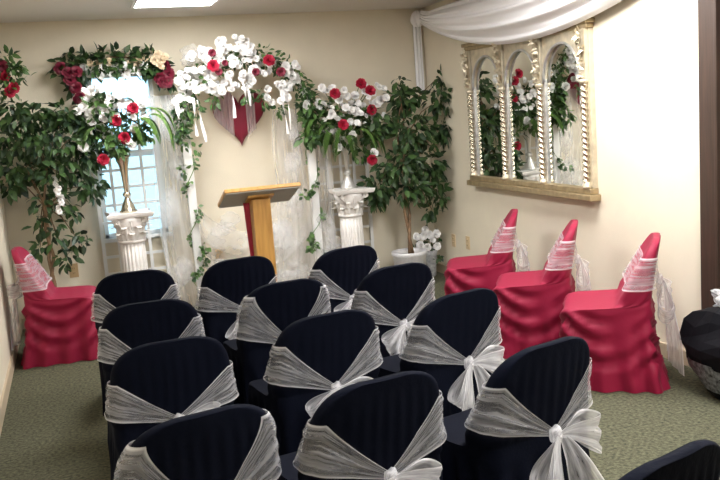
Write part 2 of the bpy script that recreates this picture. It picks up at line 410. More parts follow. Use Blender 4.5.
for i, (x, y, a, lab) in enumerate(PINK):
    if i == 3: o = build_chair('covered_chair', '', 'chair', m_pink, 'pink', 2.0, 0, .42, .55, .62, .72, .62)      # its bow is flattened by the wall
    else: o = build_chair('covered_chair', '', 'chair', m_pink, 'pink', 1.0, 1, .44, .565, 1.3, .715, 1.0) if pp is None else dup(pp)
    pp = pp or o
    o.location = (x, y, 0); o.rotation_euler = (0, 0, math.radians(a)); tag(o, lab, 'chair', 'magenta covered wall chairs')

# ------------------------------------------------------------------ triple-arch mirror on the right wall
MY0, MY1, MZ0, MZ1 = -.945, -2.665, .905, 2.035
mt = thing('wall_mirror', 'gilt triple-arched mirror with twisted columns hung on the right wall', 'mirror', (0, (MY0+MY1)/2, MZ0))
yc = [-.995, -1.535, -2.075, -2.615]
L0 = Vector((0, (MY0+MY1)/2, MZ0))
def part(bm, name, m, smooth=False, bevel=0, par=None):
    bm.v = [tuple(Vector(p)-L0) for p in bm.v]; return bm.build(name, m, par or mt, smooth, bevel)
b = MB(); b.box((-.018, MY1+.01, MZ0), (-.002, MY0-.01, MZ1-.01)); part(b, 'backing', m_brown)
ZS, ZTOP = 1.66, 1.975
for k in range(3):
    ya, yb_ = yc[k]-.045, yc[k+1]+.045
    b = MB(); b.box((-.024, yb_, MZ0+.06), (-.019, ya, ZTOP)); part(b, 'mirror_pane', m_mirror)
b = MB()
for k in range(3):
    ya, yb_ = yc[k]-.045, yc[k+1]+.045; hw = (ya-yb_)/2; mid = (ya+yb_)/2; n = 28; prev = None
    for i in range(n+1):
        a = PI*i/n; y = mid+hw*math.cos(a); z = ZS+.255*math.sin(a)**.9 if 0 < i < n else ZS
        if prev:
            y0, z0 = prev
            vs = [(-.045,y0,z0),(-.045,y,z),(-.045,y,ZTOP),(-.045,y0,ZTOP),(-.018,y0,z0),(-.018,y,z)]
            b.add(vs, [(0,3,2,1),(0,1,5,4)])
        prev = (y, z)
part(b, 'spandrel', m_gold)
b = MB()
for k in range(3):
    ya, yb_ = yc[k]-.045, yc[k+1]+.045; hw = (ya-yb_)/2-.004; mid = (ya+yb_)/2
    b.tube([(-.046, mid+hw*math.cos(PI*i/24), ZS+.251*math.sin(PI*i/24)**.9) for i in range(25)], .010, 6)
part(b, 'arch_molding', m_silver, True)
b = MB(); b.box((-.075, MY1-.02, MZ1-.03), (0, MY0+.02, MZ1)); b.box((-.06, MY1-.005, ZTOP), (0, MY0+.005, MZ1-.03)); part(b, 'cornice', m_gold2, bevel=.006)
b = MB(); b.box((-.085, MY1-.03, MZ0-.02), (0, MY0+.03, MZ0+.022)); b.box((-.065, MY1-.005, MZ0+.022), (0, MY0+.005, MZ0+.06)); part(b, 'ledge', m_gold2, bevel=.006)
for k in range(4):
    y = yc[k]
    b = MB(); b.box((-.036, y-.046, MZ0+.06), (0, y+.046, ZTOP)); part(b, 'pilaster', m_silver if k < 3 else m_gold, bevel=.003)
    b = MB()
    def rope(u, v):
        a = 2*PI*u; z = MZ0+.10+v*(ZS-MZ0-.13); rr = .021*(1+.24*math.sin(2*a+2*PI*v*17)); return Vector((-.052+rr*math.cos(a), y+rr*math.sin(a), z))
    b.grid(lambda u, v: rope(-u, v), 20, 240, True); part(b, 'twisted_column', m_champ, True)
    b = MB(); b.lathe([(.03, 0), (.034, .012), (.024, .022), (.024, .04)], 14, (-.052, y, MZ0+.06)); part(b, 'column_base', m_gold, True)
    b = MB(); b.lathe([(.022, 0), (.032, .015), (.034, .03)], 14, (-.052, y, ZS-.03)); part(b, 'column_collar', m_gold, True)
    b = MB(); rr = random.Random(k)
    for i in range(46):
        z = ZS+.02+(ZTOP-ZS-.02)*i/46; hw = .018+.022*(z-ZS)/.3
        p = Vector((-.050-.03*((z-ZS)/.3)**2, y+rr.uniform(-hw, hw), z)); b.leaf(p, Vector((-.6, rr.uniform(-1, 1), rr.uniform(-.3, 1))), Vector((-1, 0, .3)), .05, .028, .5)
    b.box((-.06, y-.03, ZS), (-.03, y+.03, ZTOP)); part(b, 'corbel_ornament', m_gold)

# ------------------------------------------------------------------ white swag along the top of the right wall
dr = thing('wall_drape', 'white voile swag drooping from the back corner over the mirror', 'drape', (0, 0, H))
YE = -3.85
def swag(u, v):
    y = YE*u; s = math.sin(PI*min(1, u/1.0))
    top = H-.02-.045*min(1, u*12)
    low = 2.33-.37*math.sin(PI*u)**.85
    z = top+(low-top)*v
    bil = .05+.16*math.sin(PI*min(1, v*.9+.1))*min(1, s*1.8)+.04*s*v
    fold = .020*math.sin(v*27+u*2.5)*min(1, s*1.5)+.008*math.sin(v*51-u*6)
    return Vector((-bil-fold*.9, y-.012, z-H))
b = MB(); b.grid(swag, 90, 48); b.build('swag', m_drape, dr)
b = MB()
def ruf(u, v):
    a = 2*PI*u; e = PI*(v-.5); rr = 1+.16*math.sin(7*a)+.08*math.sin(13*a+v*6)
    return Vector((-.075+.058*rr*math.cos(a)*math.cos(e), -.075+.055*rr*math.sin(a)*math.cos(e), -.10+.075*math.sin(e)))
b.grid(ruf, 48, 14, True); b.build('ruffle', m_drape, dr)
b = MB(); b.grid(lambda u, v: Vector((-.115+.082*v, -.04-.0*v+.008*math.sin(v*16), -.12-.62*u)), 20, 16); b.build('drape_tail', m_drape, dr)

# ------------------------------------------------------------------ foliage and flower makers
def blossom(kind):
    b = MB(); r = random.Random(kind)
    layers = [(7, 1.0, .30), (6, .84, .62), (5, .62, .95), (4, .38, 1.25)] if kind == 1 else [(6, 1.0, .25), (5, .78, .62), (3, .36, 1.2)]
    for k, (n, R, tl) in enumerate(layers):
        for i in range(n):
            a = 2*PI*(i+.5*k)/n+r.uniform(-.15, .15); t = tl+r.uniform(-.12, .12); wd = R*1.25*PI/n
            def f(u, v):
                s = u; e = v-.5; w_ = wd*math.sin(PI*min(1, .16+s*.72))*2*e
                rad = R*s*math.cos(t)+.04; z = R*s*math.sin(t)+.30*R*s*s*(1 if kind == 1 else .4)-.15*R*s*s*s*2*(1-tl/1.4)+.5*w_*w_
                return Vector((rad*math.cos(a)-w_*math.sin(a), rad*math.sin(a)+w_*math.cos(a), z))
            b.grid(f, 3, 3)
    return b
me_w = blossom(1).mesh('white_rose', m_rosew); me_r = blossom(1).mesh('red_rose', m_roser); me_b = blossom(2).mesh('burgundy_bloom', m_roseb)
me_bl = blossom(2).mesh('white_blossom', m_rosew); me_c = blossom(2).mesh('cream_bloom', m_rosec)
def face(o, d):
    o.rotation_euler = Vector(d).to_track_quat('Z', 'Y').to_euler()
def put(name, me, par, p, r, out, jit=.5):
    o = inst(name, me, par, Vector(p)-par.location, (0, 0, 0), r); face(o, Vector(out)+rv(jit)); return o
def leaves(mb, c, rad, n, L, droop=.5, outy=-.3, ratio=.5):
    c = Vector(c)
    for _ in range(n):
        q = rv()
        while q.length > 1: q = rv()
        p = c+Vector((q.x*rad[0], q.y*rad[1], q.z*rad[2]))
        d = q*.8+rv(.6)+Vector((0, outy, -droop)); l = L*rnd.uniform(.7, 1.25)
        mb.leaf(p, d, rv()+Vector((0, -.4, .8)), l, l*ratio)
def shift(mb, o): mb.v = [tuple(Vector(p)-o) for p in mb.v]; return mb

# ------------------------------------------------------------------ ficus trees
def ficus(label, x, y, stems, clusters, n, L, pot, group=None):
    t = thing('potted_ficus', label, 'potted tree', (x, y, 0)); O = Vector((x, y, 0))
    R, Hh, m = pot
    b = MB(); b.lathe([(R*.72, 0), (R*.8, .02), (R*.97, Hh-.04), (R*1.04, Hh-.03), (R*1.04, Hh), (R*.93, Hh), (R*.9, Hh-.05)], 32, cap=False); b.lathe([(0.001, .004), (R*.72, .004)], 32, cap=False); b.build('pot', m, t)
    b = MB(); b.lathe([(.001, Hh-.045), (R*.92, Hh-.05)], 28, cap=False); b.build('soil', m_soil, t)
    b = MB()
    for s in stems: b.tube(s, lambda k: .017*(1-.45*k), 8)
    top = Vector(stems[0][-1])
    for (c, rd, wgt) in clusters:
        c = Vector(c)-O; c.x = min(max(c.x, XL+.08-x), -.07-x); a = Vector(stems[rnd.randrange(len(stems))][-1 if c.z > 1.2 else -2]); mid = (a+c)/2+Vector((0, 0, .06))
        b.tube([a, mid, c], lambda k: .007*(1-.6*k), 5)
    b.build('trunk', m_bark, t)
    b = MB(); tot = sum(c[2] for c in clusters)
    for (c, rd, wgt) in clusters: leaves(b, Vector(c)-O, rd, int(n*wgt/tot), L)
    b.v = [(p[0], min(p[1], -.012-y), p[2]) for p in b.v]
    b.v = [(min(max(p[0], XL+.02-x), -.01-x), p[1], p[2]) for p in b.v]
    b.build('foliage', m_leaf, t); return t
def A(px, py, Y): return tuple(at(px, py, Y))
Y0 = -.36; tx = -.43
wob = [(.0, .0, .22), (.015, .01, .45), (-.02, 0, .65), (.01, .01, .85), (-.01, 0, 1.05), (.03, 0, 1.3)]
wob2 = [(.04, .01, .22), (.0, -.02, .42), (.03, .015, .62), (-.005, -.02, .82), (.025, .01, 1.02), (-.05, 0, 1.35)]
cl = [(A(405,98,Y0),(.16,.14,.12),1.2),(A(440,100,Y0-.05),(.12,.12,.16),.8),(A(378,120,Y0),(.16,.14,.12),1),(A(412,130,Y0-.08),(.20,.16,.14),2),(A(446,130,Y0),(.10,.12,.12),1),
      (A(400,165,Y0-.1),(.22,.16,.14),2.2),(A(430,165,Y0),(.14,.14,.14),1.4),(A(378,185,Y0),(.12,.12,.12),1.1),(A(410,190,Y0-.08),(.18,.14,.10),1.2),(A(437,192,Y0),(.09,.10,.14),.8),(A(432,210,Y0),(.05,.06,.08),.35),(A(378,200,Y0),(.06,.06,.08),.35),(A(440,80,Y0),(.03,.04,.08),.2),(A(398,82,Y0),(.06,.05,.05),.2)]
ficus('tall ficus tree in a white pot in the back right corner beside the right pedestal', tx, -.4, [wob, wob2], cl, 1150, .085, (.155, .30, m_pot))
Y1 = -.34; lx = -3.42
cl = [(A(30,118,Y1),(.22,.14,.10),1.4),(A(65,115,Y1),(.20,.14,.10),1.5),(A(88,130,Y1),(.12,.12,.10),1),(A(15,140,Y1),(.16,.14,.10),1),(A(50,142,Y1-.08),(.26,.16,.12),2),(A(85,155,Y1),(.14,.12,.12),1.2),
      (A(22,170,Y1),(.18,.14,.11),1.2),(A(58,172,Y1-.06),(.2,.14,.12),1.4),(A(90,185,Y1),(.10,.10,.12),.8),(A(12,185,Y1),(.08,.1,.08),.4),(A(50,200,Y1),(.16,.12,.10),.7),(A(72,212,Y1),(.05,.06,.08),.25),(A(40,225,Y1),(.07,.08,.10),.3),(A(78,240,Y1),(.09,.08,.07),.3),(A(56,235,Y1),(.06,.07,.14),.3),(A(40,248,Y1),(.05,.07,.06),.2),(A(66,258,Y1),(.07,.08,.08),.3),(A(12,108,Y1),(.10,.1,.06),.4)]
s1 = [(.0, 0, .22), (.01, .0, .4), (-.01, .01, .6), (.02, 0, .8), (.0, 0, 1.0), (.06, 0, 1.3)]
s2 = [(.03, .01, .22), (-.015, .01, .42), (.03, -.01, .62), (-.01, 0, .82), (.02, 0, 1.0), (-.08, 0, 1.3)]
ficus('tall ficus tree in the back left corner behind the left magenta chair', lx, -.36, [s1, s2], cl, 1250, .085, (.15, .28, m_pot))
o = thing('hanging_flower_spray', 'white hanging blossom spray dangling in the left ficus tree', 'flowers', A(57, 175, -.50)); b = MB()
P0 = at(57, 175, -.50); b.tube([(0, .12, .05), (0, .02, .03), (0, 0, -.1), (.01, 0, -.30)], .004, 5); b.build('stem', m_leaf2, o)
for i in range(18): put('white_blossom', me_bl, o, P0+Vector((rnd.uniform(-.022, .022), rnd.uniform(-.02, .02), -.02-.29*i/18)), .022, (0, -1, -.2), .7)

# ------------------------------------------------------------------ lattice panels behind the pedestals
def lattice(label, x, y, wd, h):
    t = thing('lattice_panel', label, 'lattice', (x, y, 0))
    b = MB()
    for s in (-1, 1): b.box((s*wd/2-.014, -.012, 0), (s*wd/2+.014, .012, h))
    b.box((-wd/2, -.012, h-.028), (wd/2, .012, h)); b.box((-wd/2, -.012, .06), (wd/2, .012, .088)); b.build('lattice_frame', m_white, t, False)
    b = MB(); nx = 3
    for i in range(1, nx+1): x_ = -wd/2+wd*i/(nx+1); b.box((x_-.012, -.011, .08), (x_+.012, .0, h-.01))
    z = .088+.142
    while z < h-.06: b.box((-wd/2+.012, -.002, z-.011), (wd/2-.012, .010, z+.011)); z += .142
    b.build('lattice_bars', m_white, t, False)
lattice('white lattice panel before the window behind the left pedestal', -2.755, -.075, .50, 1.46)
lattice('white lattice panel standing behind the right pedestal', -.905, -.06, .50, 1.42)

# ------------------------------------------------------------------ corinthian pedestals
def pedestal(label, x, y):
    t = thing('pedestal', label, 'pedestal', (x, y, 0), 0, 'white corinthian pedestals')
    b = MB(); b.box((-.16, -.16, 0), (.16, .16, .055)); b.build('plinth', m_plaster, t, False, .006)
    b = MB(); b.lathe([(.15, .055), (.158, .07), (.15, .09), (.125, .098), (.128, .112), (.112, .122)], 40); b.build('base_molding', m_plaster, t)
    b = MB(); b.lathe([(.106, .12), (.104, .3), (.101, .5), (.097, .665)], 120, flute=lambda a, z: 1-.085*abs(math.sin(a*10))**.7*0-.075*max(0, math.cos(a*20))**.6); b.build('fluted_shaft', m_plaster, t)
    b = MB(); b.lathe([(.098, .655), (.112, .662), (.112, .674), (.100, .682)], 40); b.build('shaft_ring', m_plaster, t)
    b = MB(); b.lathe([(.096, .68), (.10, .74), (.118, .81), (.14, .86)], 32)
    for tier, (n, z0, hh, r0, off) in enumerate(((8, .682, .085, .099, 0), (8, .70, .13, .102, PI/8))):
        for i in range(n):
            a = 2*PI*i/n+off
            def lf(u, v):
                w_ = .040*(1-.55*u**2.2)*(2*v-1)*(1+.13*math.sin(u*20))
                out = .006+.012*u+.052*max(0, u-.55)**1.4*3.2; zz = z0+hh*(u-.9*max(0, u-.72)**1.3*2.0)
                rr = r0+out-.012*abs(2*v-1)**2+.006*math.cos(v*PI*4)
                return Vector((rr*math.cos(a)-w_*math.sin(a), rr*math.sin(a)+w_*math.cos(a), zz))
            b.grid(lf, 10, 8)
    for i in range(8):
        a = PI/4+i*PI/4; cr = .165 if i % 2 == 0 else .125; sc = 1.0 if i % 2 == 0 else .65
        for sd in (-1, 1):
            pts = []
            for k in range(22):
                q = k/21; th = q*3.1*PI; rr = .028*sc*(1-.75*q); 
                rad = cr-.006+rr*math.cos(th+PI*.5)*.9; pts.append((rad*math.cos(a)-sd*.010*math.sin(a), rad*math.sin(a)+sd*.010*math.cos(a), .842+rr*math.sin(th+PI*.5)))
            b.tube(pts, .0065*sc, 6)
        b.tube([(.105*math.cos(a), .105*math.sin(a), .77), (.125*math.cos(a), .125*math.sin(a), .81), (cr*math.cos(a), cr*math.sin(a), .866)], .009*sc, 6)
    b.build('capital', m_plaster, t)
    b = MB(); N = 64; vs = []; fs = []
    def ab(k, e):
        q = k/N*4; sd = int(q) % 4; s = (q-int(q))*2-1; h = .178-.030*(1-s*s)+e
        p = Vector((s*(.178+e), -h, 0)); return Matrix.Rotation(sd*PI/2, 3, 'Z') @ p
    for zz, e in ((.862, -.012), (.872, -.004), (.882, 0), (.90, .003)):
        for k in range(N): p = ab(k, e); vs.append((p.x, p.y, zz))
    for l in range(3):
        for k in range(N): j = (k+1) % N; fs.append((l*N+k, l*N+j, (l+1)*N+j, (l+1)*N+k))
    fs.append(tuple(range(N-1, -1, -1))); fs.append(tuple(range(3*N, 4*N))); b.add(vs, fs); b.build('abacus', m_plaster, t, False); return t
PL = (-2.79, -.36); PR = (-.92, -.30)
pedestal('white corinthian pedestal before the window on the left of the arch', *PL)
pedestal('white corinthian pedestal between the arch and the right ficus tree', *PR)
def urn(label, x, y, m, lean):
    t = thing('trumpet_urn', label, 'urn', (x, y, .90), 0, 'metal trumpet urns')
    b = MB(); b.lathe([(.068, 0), (.07, .012), (.058, .022), (.05, .05), (.034, .085), (.022, .11), (.018, .12)], 28); b.build('urn_foot', m, t)
    b = MB(); b.lathe([(.017, .118), (.03, .128), (.033, .142), (.027, .156), (.017, .165)], 24); b.build('urn_knop', m, t)
    b = MB(); b.lathe([(.016, .163), (.019, .2), (.024, .28), (.033, .36), (.05, .43), (.062, .455), (.056, .452), (.042, .41)], 24, flute=lambda a, z: 1+.05*math.cos(a*8), cap=False); b.build('urn_trumpet', m, t)
    t.rotation_euler = (0, lean, 0); return t
urn('champagne gold trumpet urn on the left pedestal', *PL, m_champ, -.0)
urn('silver white trumpet urn on the right pedestal', *PR, mat('silvered white metal', (.72, .71, .68), .32, .55), 0)

def frond(L, droop, seed):
    b = MB(); pts = []; d = Vector((1, 0, .9)).normalized(); p = Vector((0, 0, 0)); n = 30
    for k in range(n+1):
        pts.append(p.copy()); p += d*(L/n); d = (d+Vector((0, 0, -droop/n*2.2))).normalized()
    b.tube(pts, lambda k: .003*(1-.6*k), 5)
    for k in range(2, n):
        t = (pts[k+1]-pts[k-1]).normalized(); sd = t.cross(Vector((0, 0, 1))).normalized(); l = .052*math.sin(PI*min(1, .15+.85*k/n))+.010
        for s in (-1, 1):
            for e in (0, .5): b.leaf(pts[k]+t*(L/n*e), sd*s+t*.7+Vector((0, 0, -.25)), Vector((0, 0, 1)), l, l*.26)
    return b
me_f = [frond(.46, 2.3, 1).mesh('fern_frond', m_fern), frond(.36, 1.7, 2).mesh('fern_frond', m_fern), frond(.30, 1.9, 3).mesh('fern_frond', m_fern)]
def arrangement(label, px, base, yr, whites, reds, greens, fronds, small):
    t = thing('flower_arrangement', label, 'flowers', base); O = Vector(base)
    b = MB()
    for (x, y, rr, n) in greens: leaves(b, at(x, y, yr+rnd.uniform(-.08, .06))-O, (rr, .10, rr), n, .075, .3, -.4)
    b.v = [(p[0], min(p[1], -.03-base[1]), p[2]) for p in b.v]
    b.build('foliage', m_leaf2, t)
    b = MB()
    for (x, y) in reds+whites[::2]:
        q = at(x, y, yr)-O; b.tube([(0, 0, -.08), (q.x*.35, q.y*.35, .02+q.z*.4), tuple(q+Vector((0, .03, 0)))], .0035, 5)
    b.build('stems', m_fern, t)
    for (x, y) in whites: put('white_rose', me_w, t, at(x, y, yr-rnd.uniform(.02, .13)), rnd.uniform(.032, .046), (0, -1, .3), .5)
    for (x, y) in reds: put('red_rose', me_r, t, at(x, y, yr-rnd.uniform(.10, .15)), .047, (-.1, -1, .25), .25)
    for (x, y) in small: put('white_blossom', me_bl, t, at(x, y, yr-rnd.uniform(.0, .12)), rnd.uniform(.022, .032), (0, -1, .3), .6)
    for (x, y, az, k, sc) in fronds:
        q = at(x, y, yr-.05)-O; o = inst('fern_frond', me_f[k], t, q, (0, 0, az), sc)
    return t
R_ = rnd.uniform
arrangement('red and white silk flowers with ferns in the gold urn before the window', 0, (PL[0], PL[1], 1.36), PL[1],
  [(88,100),(97,96),(105,104),(96,110),(112,100),(84,108),(104,118),(101,128),(108,136),(92,121),(83,147),(118,96),(134,128),(126,93),(146,119),(132,146),(104,112),(90,92),(122,103),(84,120),(78,112),(140,104),(110,146),(128,142)],
  [(116,121),(133,109),(124,138),(103,160)],
  [(100,110,.12,90),(120,125,.14,120),(140,130,.10,70),(105,140,.10,60),(118,146,.07,40)],
  [(140,112,-.1,0,1.0),(146,118,-.5,0,.95),(138,122,-.9,1,1.0),(148,112,.1,1,.9),(134,130,-1.3,1,.8),(100,130,PI+.6,1,.8),(122,100,.2,2,.7)],
  [(R_(84,136), R_(88,118)) for _ in range(48)]+[(R_(140,152), R_(95,122)) for _ in range(5)])
arrangement('red and white silk flowers with drooping ferns in the silver urn by the right ficus', 0, (PR[0], PR[1], 1.36), PR[1],
  [(326,92),(322,88),(340,100),(347,96),(352,104),(346,108),(355,96),(376,104),(380,100),(374,118),(334,132),(352,135),(339,148),(374,153),(356,112),(360,114),(331,114),(305,105),(366,92),(386,98),(393,95),(344,90),(318,104),(350,122)],
  [(335,94),(361,84),(370,91),(371,110),(343,125),(372,160)],
  [(312,108,.10,90),(318,130,.10,80),(335,112,.12,90),(355,118,.14,100),(372,132,.10,70),(308,138,.06,40),(340,138,.09,50),(360,150,.08,40)],
  [(345,130,PI+.7,0,.9),(335,125,PI+.2,1,.9),(356,132,-.9,1,.9),(362,135,-.3,2,1.0),(348,138,-1.6,2,1.1),(330,135,PI+.9,2,1.1),(320,120,PI+.4,2,1.0),(368,140,-.1,2,.9)],
  [(R_(318,384), R_(84,125)) for _ in range(46)])

# ------------------------------------------------------------------ floral arch
AY = -.27; AXL, AXR = -2.27, -1.225; ACX = (AXL+AXR)/2; AR = (AXR-AXL)/2; AZ = 1.62
ar = thing('wedding_arch', 'white wooden wedding arch with round top behind the lectern', 'arch', (ACX, AY, 0)); O = Vector((ACX, AY, 0))
for s in (-1, 1):
    b = MB(); b.box((s*AR-.034, -.022, 0), (s*AR+.034, .022, AZ)); b.build('post', m_white, ar, False, .004)
    b = MB(); b.box((s*AR-.04, -.16, 0), (s*AR+.04, .16, .035)); b.build('foot', m_white, ar, False, .004)
b = MB(); n = 40; vs = []; fs = []
for i in range(n+1):
    a = PI*i/n
    for rr, yy in ((AR-.028, -.02), (AR+.028, -.02), (AR+.028, .02), (AR-.028, .02)): vs.append((rr*math.cos(a), yy, AZ+rr*.88*math.sin(a)))
for i in range(n):
    for k in range(4): j = (k+1) % 4; fs.append((i*4+k, i*4+j, i*4+4+j, i*4+4+k))
b.add(vs, fs); b.build('curved_top', m_white, ar, False)
ga = thing('flower_garland', 'white and red silk flower garland over the top of the arch', 'garland', (ACX, AY-.03, AZ+.3)); GO = Vector((ACX, AY-.03, AZ+.3))
def arcp(a, k=1.0): return Vector((ACX+AR*k*math.cos(a), AY-.04, AZ+AR*.88*k*math.sin(a)))
b = MB()
for i in range(26):
    a = PI*(.02+.96*i/25); leaves(b, arcp(a)-GO, (.095, .07, .095), 22, .055, .3, -.5)
for (x, y) in ((178,110),(182,125),(176,132),(184,140),(188,118),(196,108),(215,98),(248,96),(262,100),(280,108),(303,105),(308,115),(306,92)): leaves(b, at(x, y, AY-.05)-GO, (.05, .05, .07), 24, .055, .4, -.5)
b.build('foliage', m_leaf2, ga)
wl = []
def blob(cx, cy, rx, ry, n):
    for _ in range(n):
        a = R_(0, 2*PI); q = math.sqrt(R_(0, 1)); wl.append((cx+rx*q*math.cos(a), cy+ry*q*math.sin(a)))
blob(236,50,19,16,42); blob(197,82,20,13,34); blob(262,66,11,10,13); blob(291,76,9,14,18); blob(276,92,14,12,15); blob(238,80,14,13,14); blob(182,100,9,12,12); blob(220,88,9,9,8); blob(203,58,14,9,14); blob(216,62,6,8,5)
rnd.shuffle(wl)
for i, (x, y) in enumerate(wl[:88]): put('white_rose', me_w, ga, at(x, y, AY-R_(.03, .16)), R_(.027, .043), (0, -1, .25), .5)
for i, (x, y) in enumerate(wl[88:]): put('white_blossom', me_bl, ga, at(x, y, AY-R_(.03, .14)), R_(.024, .036), (0, -1, .2), .6)
for x, y, r in ((213,66,.05),(212,53,.032),(269,61,.05),(256,72,.032),(281,72,.04),(219,72,.03),(225,63,.025)): put('red_rose' if r > .045 else 'burgundy_bloom', me_r if r > .045 else me_b, ga, at(x, y, AY-.17), r, (0, -1, .2), .2)
def ribbon(p0, p1, wd, seed):
    p0, p1 = at(*p0, AY-.13)-GO, at(*p1, AY-.15)-GO; b = MB()
    b.grid(lambda u, v: p0.lerp(p1, u)+Vector(((v-.5)*wd*math.cos(u*3+seed), (v-.5)*wd*math.sin(u*3+seed)*.7+.012*math.sin(u*7+seed), 0)), 18, 2); b.build('ribbon', m_ribbon, ga)
for i, (p0, p1, wd) in enumerate((((230,72),(235,118),.028), ((247,82),(251,106),.022), ((243,82),(247,102),.02), ((193,98),(197,136),.022), ((197,100),(206,142),.022), ((176,95),(179,122),.035), ((281,90),(288,134),.022), ((287,92),(291,130),.014), ((284,90),(283,112),.012))): ribbon(p0, p1, wd, i)
def ivy(label, x, z0, z1, side, extra, tip):
    t = thing('ivy_vine', label, 'vine', (x, AY, 0)); pts = []
    n = 60
    for i in range(n+1):
        k = i/n; a = k*4.2*2*PI+side; pts.append(Vector((.045*math.cos(a)*(1+.3*math.sin(k*9)), -.005+.04*math.sin(a), z0+(z1-z0)*k)))
    b = MB(); b.tube(pts, .0035, 5)
    b.build('vine_stem', m_fern, t); b = MB()
    for i, p in enumerate(pts):
        if math.sin(i*.75+side) < -.25: continue
        for _ in range(5):
            d = Vector((p.x*14+R_(-.6, .6), p.y*8-.6+R_(-.4, .4), R_(-.8, .2))); l = R_(.028, .046); b.leaf(p+rv(.022), d, Vector((0, -.8, .5)), l, l*.75)
    for (x_, y_, rr, n_) in extra: leaves(b, at(x_, y_, AY-.06)-Vector((x, AY, 0)), (rr, .03, rr), n_, .048, .3, -.6, .75)
    b.build('foliage', m_leaf2, t)
ivy('green ivy vine winding down the left arch post', AXL, .1, 1.72, .5, [(205,248,.035,14),(203,256,.03,8),(192,275,.03,8),(184,170,.04,14),(197,150,.03,8)], 0)
ivy('green ivy vine winding down the right arch post', AXR, .1, 1.60, 2.0, [(313,245,.05,18),(305,195,.03,10),(311,130,.05,26),(307,120,.05,26)], 0)

# tulle on the arch and behind it
def tulle(label, x, y, z, f, nu=40, nv=48, extra=()):
    t = thing('tulle_drape', label, 'tulle', (x, y, z)); O = Vector((x, y, z))
    b = MB(); b.grid(lambda u, v: f(u, v)-O, nu, nv); b.build('hanging_tulle', m_tulle, t)
    for (px, py, Y, rr, sq) in extra:
        for q in range(3):
            c = at(px+R_(-6, 6), py+R_(-13, 13), Y)-O; b = MB(); sd = R_(0, 99); r_ = rr*R_(.55, .85); tw = R_(0, 3)
            def puff(u, v):
                a = 2*PI*u; e = PI*(v-.5); p = Vector((math.cos(a)*math.cos(e), math.sin(a)*math.cos(e), math.sin(e)))
                k = 1+.55*noise.noise(p*1.2+Vector((sd, 0, 0)))+.24*noise.noise(p*2.4+Vector((0, sd, 0)))
                return c+Vector((r_*k*p.x, .55*r_*k*p.y, sq*r_*k*p.z))
            b.grid(puff, 48, 22, True); b.build('tulle_puff', m_puff, t)
    return t
def fold_sheet(x0, x1, x2, x3, yy, z0, z1, nf, amp, sd):
    def f(u, v):
        xa = x0+(x2-x0)*u; xb = x1+(x3-x1)*u
        bow = .05*math.sin(PI*u)
        return Vector((xa+(xb-xa)*v+.02*math.sin(u*6+sd)+.015*noise.noise(Vector((u*4, v*6, sd))), yy+amp*math.sin(v*2*PI*nf+sd+1.5*noise.noise(Vector((u*2, v*3, sd))))+.03*noise.noise(Vector((u*3+sd, v*3, 1))), z1+(z0-z1)*u))
    return f
tulle('white tulle hanging beside the left arch post in front of the window edge', -2.42, -.17, 1.75,
      fold_sheet(-2.56, -2.32, -2.50, -2.22, -.17, .02, 1.80, 2.5, .035, 1), extra=[(180,165,-.17,.08,1.7),(172,212,-.17,.09,1.8),(172,118,-.17,.08,1.5),(182,265,-.18,.12,1.0),(190,58,-.2,.10,.8)])
tulle('white tulle gathered along the right arch post and pooling at its foot', -1.35, -.2, 1.55,
      fold_sheet(-1.50, -1.28, -1.62, -1.20, -.19, .02, 1.62, 2.5, .035, 4), extra=[(299,125,-.2,.07,1.8),(297,155,-.2,.09,1.5),(294,200,-.2,.12,1.3),(286,240,-.22,.15,.9),(262,262,-.22,.15,.7),(292,272,-.24,.18,.6)])
tulle('white tulle hanging between the right arch post and the right pedestal', -1.15, -.24, 1.4,
      fold_sheet(-1.25, -1.06, -1.28, -1.02, -.22, .02, 1.45, 2.5, .03, 7), extra=[(327,222,-.30,.075,1.2),(331,252,-.30,.085,1.1)])
def inner(u, v):
    x = -2.24+.94*v; sag = math.sin(PI*v)**.7
    z = (.92-.42*u)-(.34-.12*u)*sag+.02*math.sin(u*9+v*4); return Vector((x, -.16+.03*math.sin(u*7+v*5)+.02*noise.noise(Vector((u*5, v*7, 2))), max(.06, z)))
tulle('white tulle swag draped low between the two arch posts', -1.77, -.16, .8, inner, 30, 40, extra=[(225,232,-.17,.10,.8),(285,222,-.18,.11,.9),(218,255,-.17,.10,.7)])

# burgundy heart on the back wall
ht = thing('heart_plaque', 'burgundy velvet heart veiled in sheer tulle on the back wall', 'heart', (-1.765, -.005, 1.335))
def heart2(a):
    x = 16*math.sin(a)**3; z = 13*math.cos(a)-5*math.cos(2*a)-2*math.cos(3*a)-math.cos(4*a); return x/16*.225, (z+17)/29*.46
N = 72; vs = []; fs = []
for s_, yy in ((1, 0), (1, -.02), (.93, -.04), (.75, -.052), (.4, -.058)):
    for i in range(N): x_, z_ = heart2(2*PI*i/N); vs.append((x_*s_, yy, .26+(z_-.26)*s_))
for l in range(4):
    for i in range(N): j = (i+1) % N; fs.append((l*N+j, l*N+i, (l+1)*N+i, (l+1)*N+j))
fs.append(tuple(range(4*N+N-1, 4*N-1, -1)))
b = MB(); b.add(vs, fs); b.build('heart_body', m_heart, ht)
m_veil = sheer('pale sheer veil', (.92, .87, .88), .42, .08, 2, 10)
hx = [heart2(2*PI*i/400) for i in range(400)]
def hspan(x):
    zs = [z for (xx, z) in hx if abs(xx-x) < .006]; return min(zs), max(zs)
for (x0, x1) in ((-.218, -.062), (.05, .125)):
    b = MB()
    def vf(u, v):
        x = x0+(x1-x0)*v; lo, hi = hspan(x); return Vector((x*1.03, -.068+.007*math.sin(v*24+u*2), lo-.012+(hi+.02-lo)*(1-u)))
    b.grid(vf, 12, 28); b.build('veil', m_veil, ht)

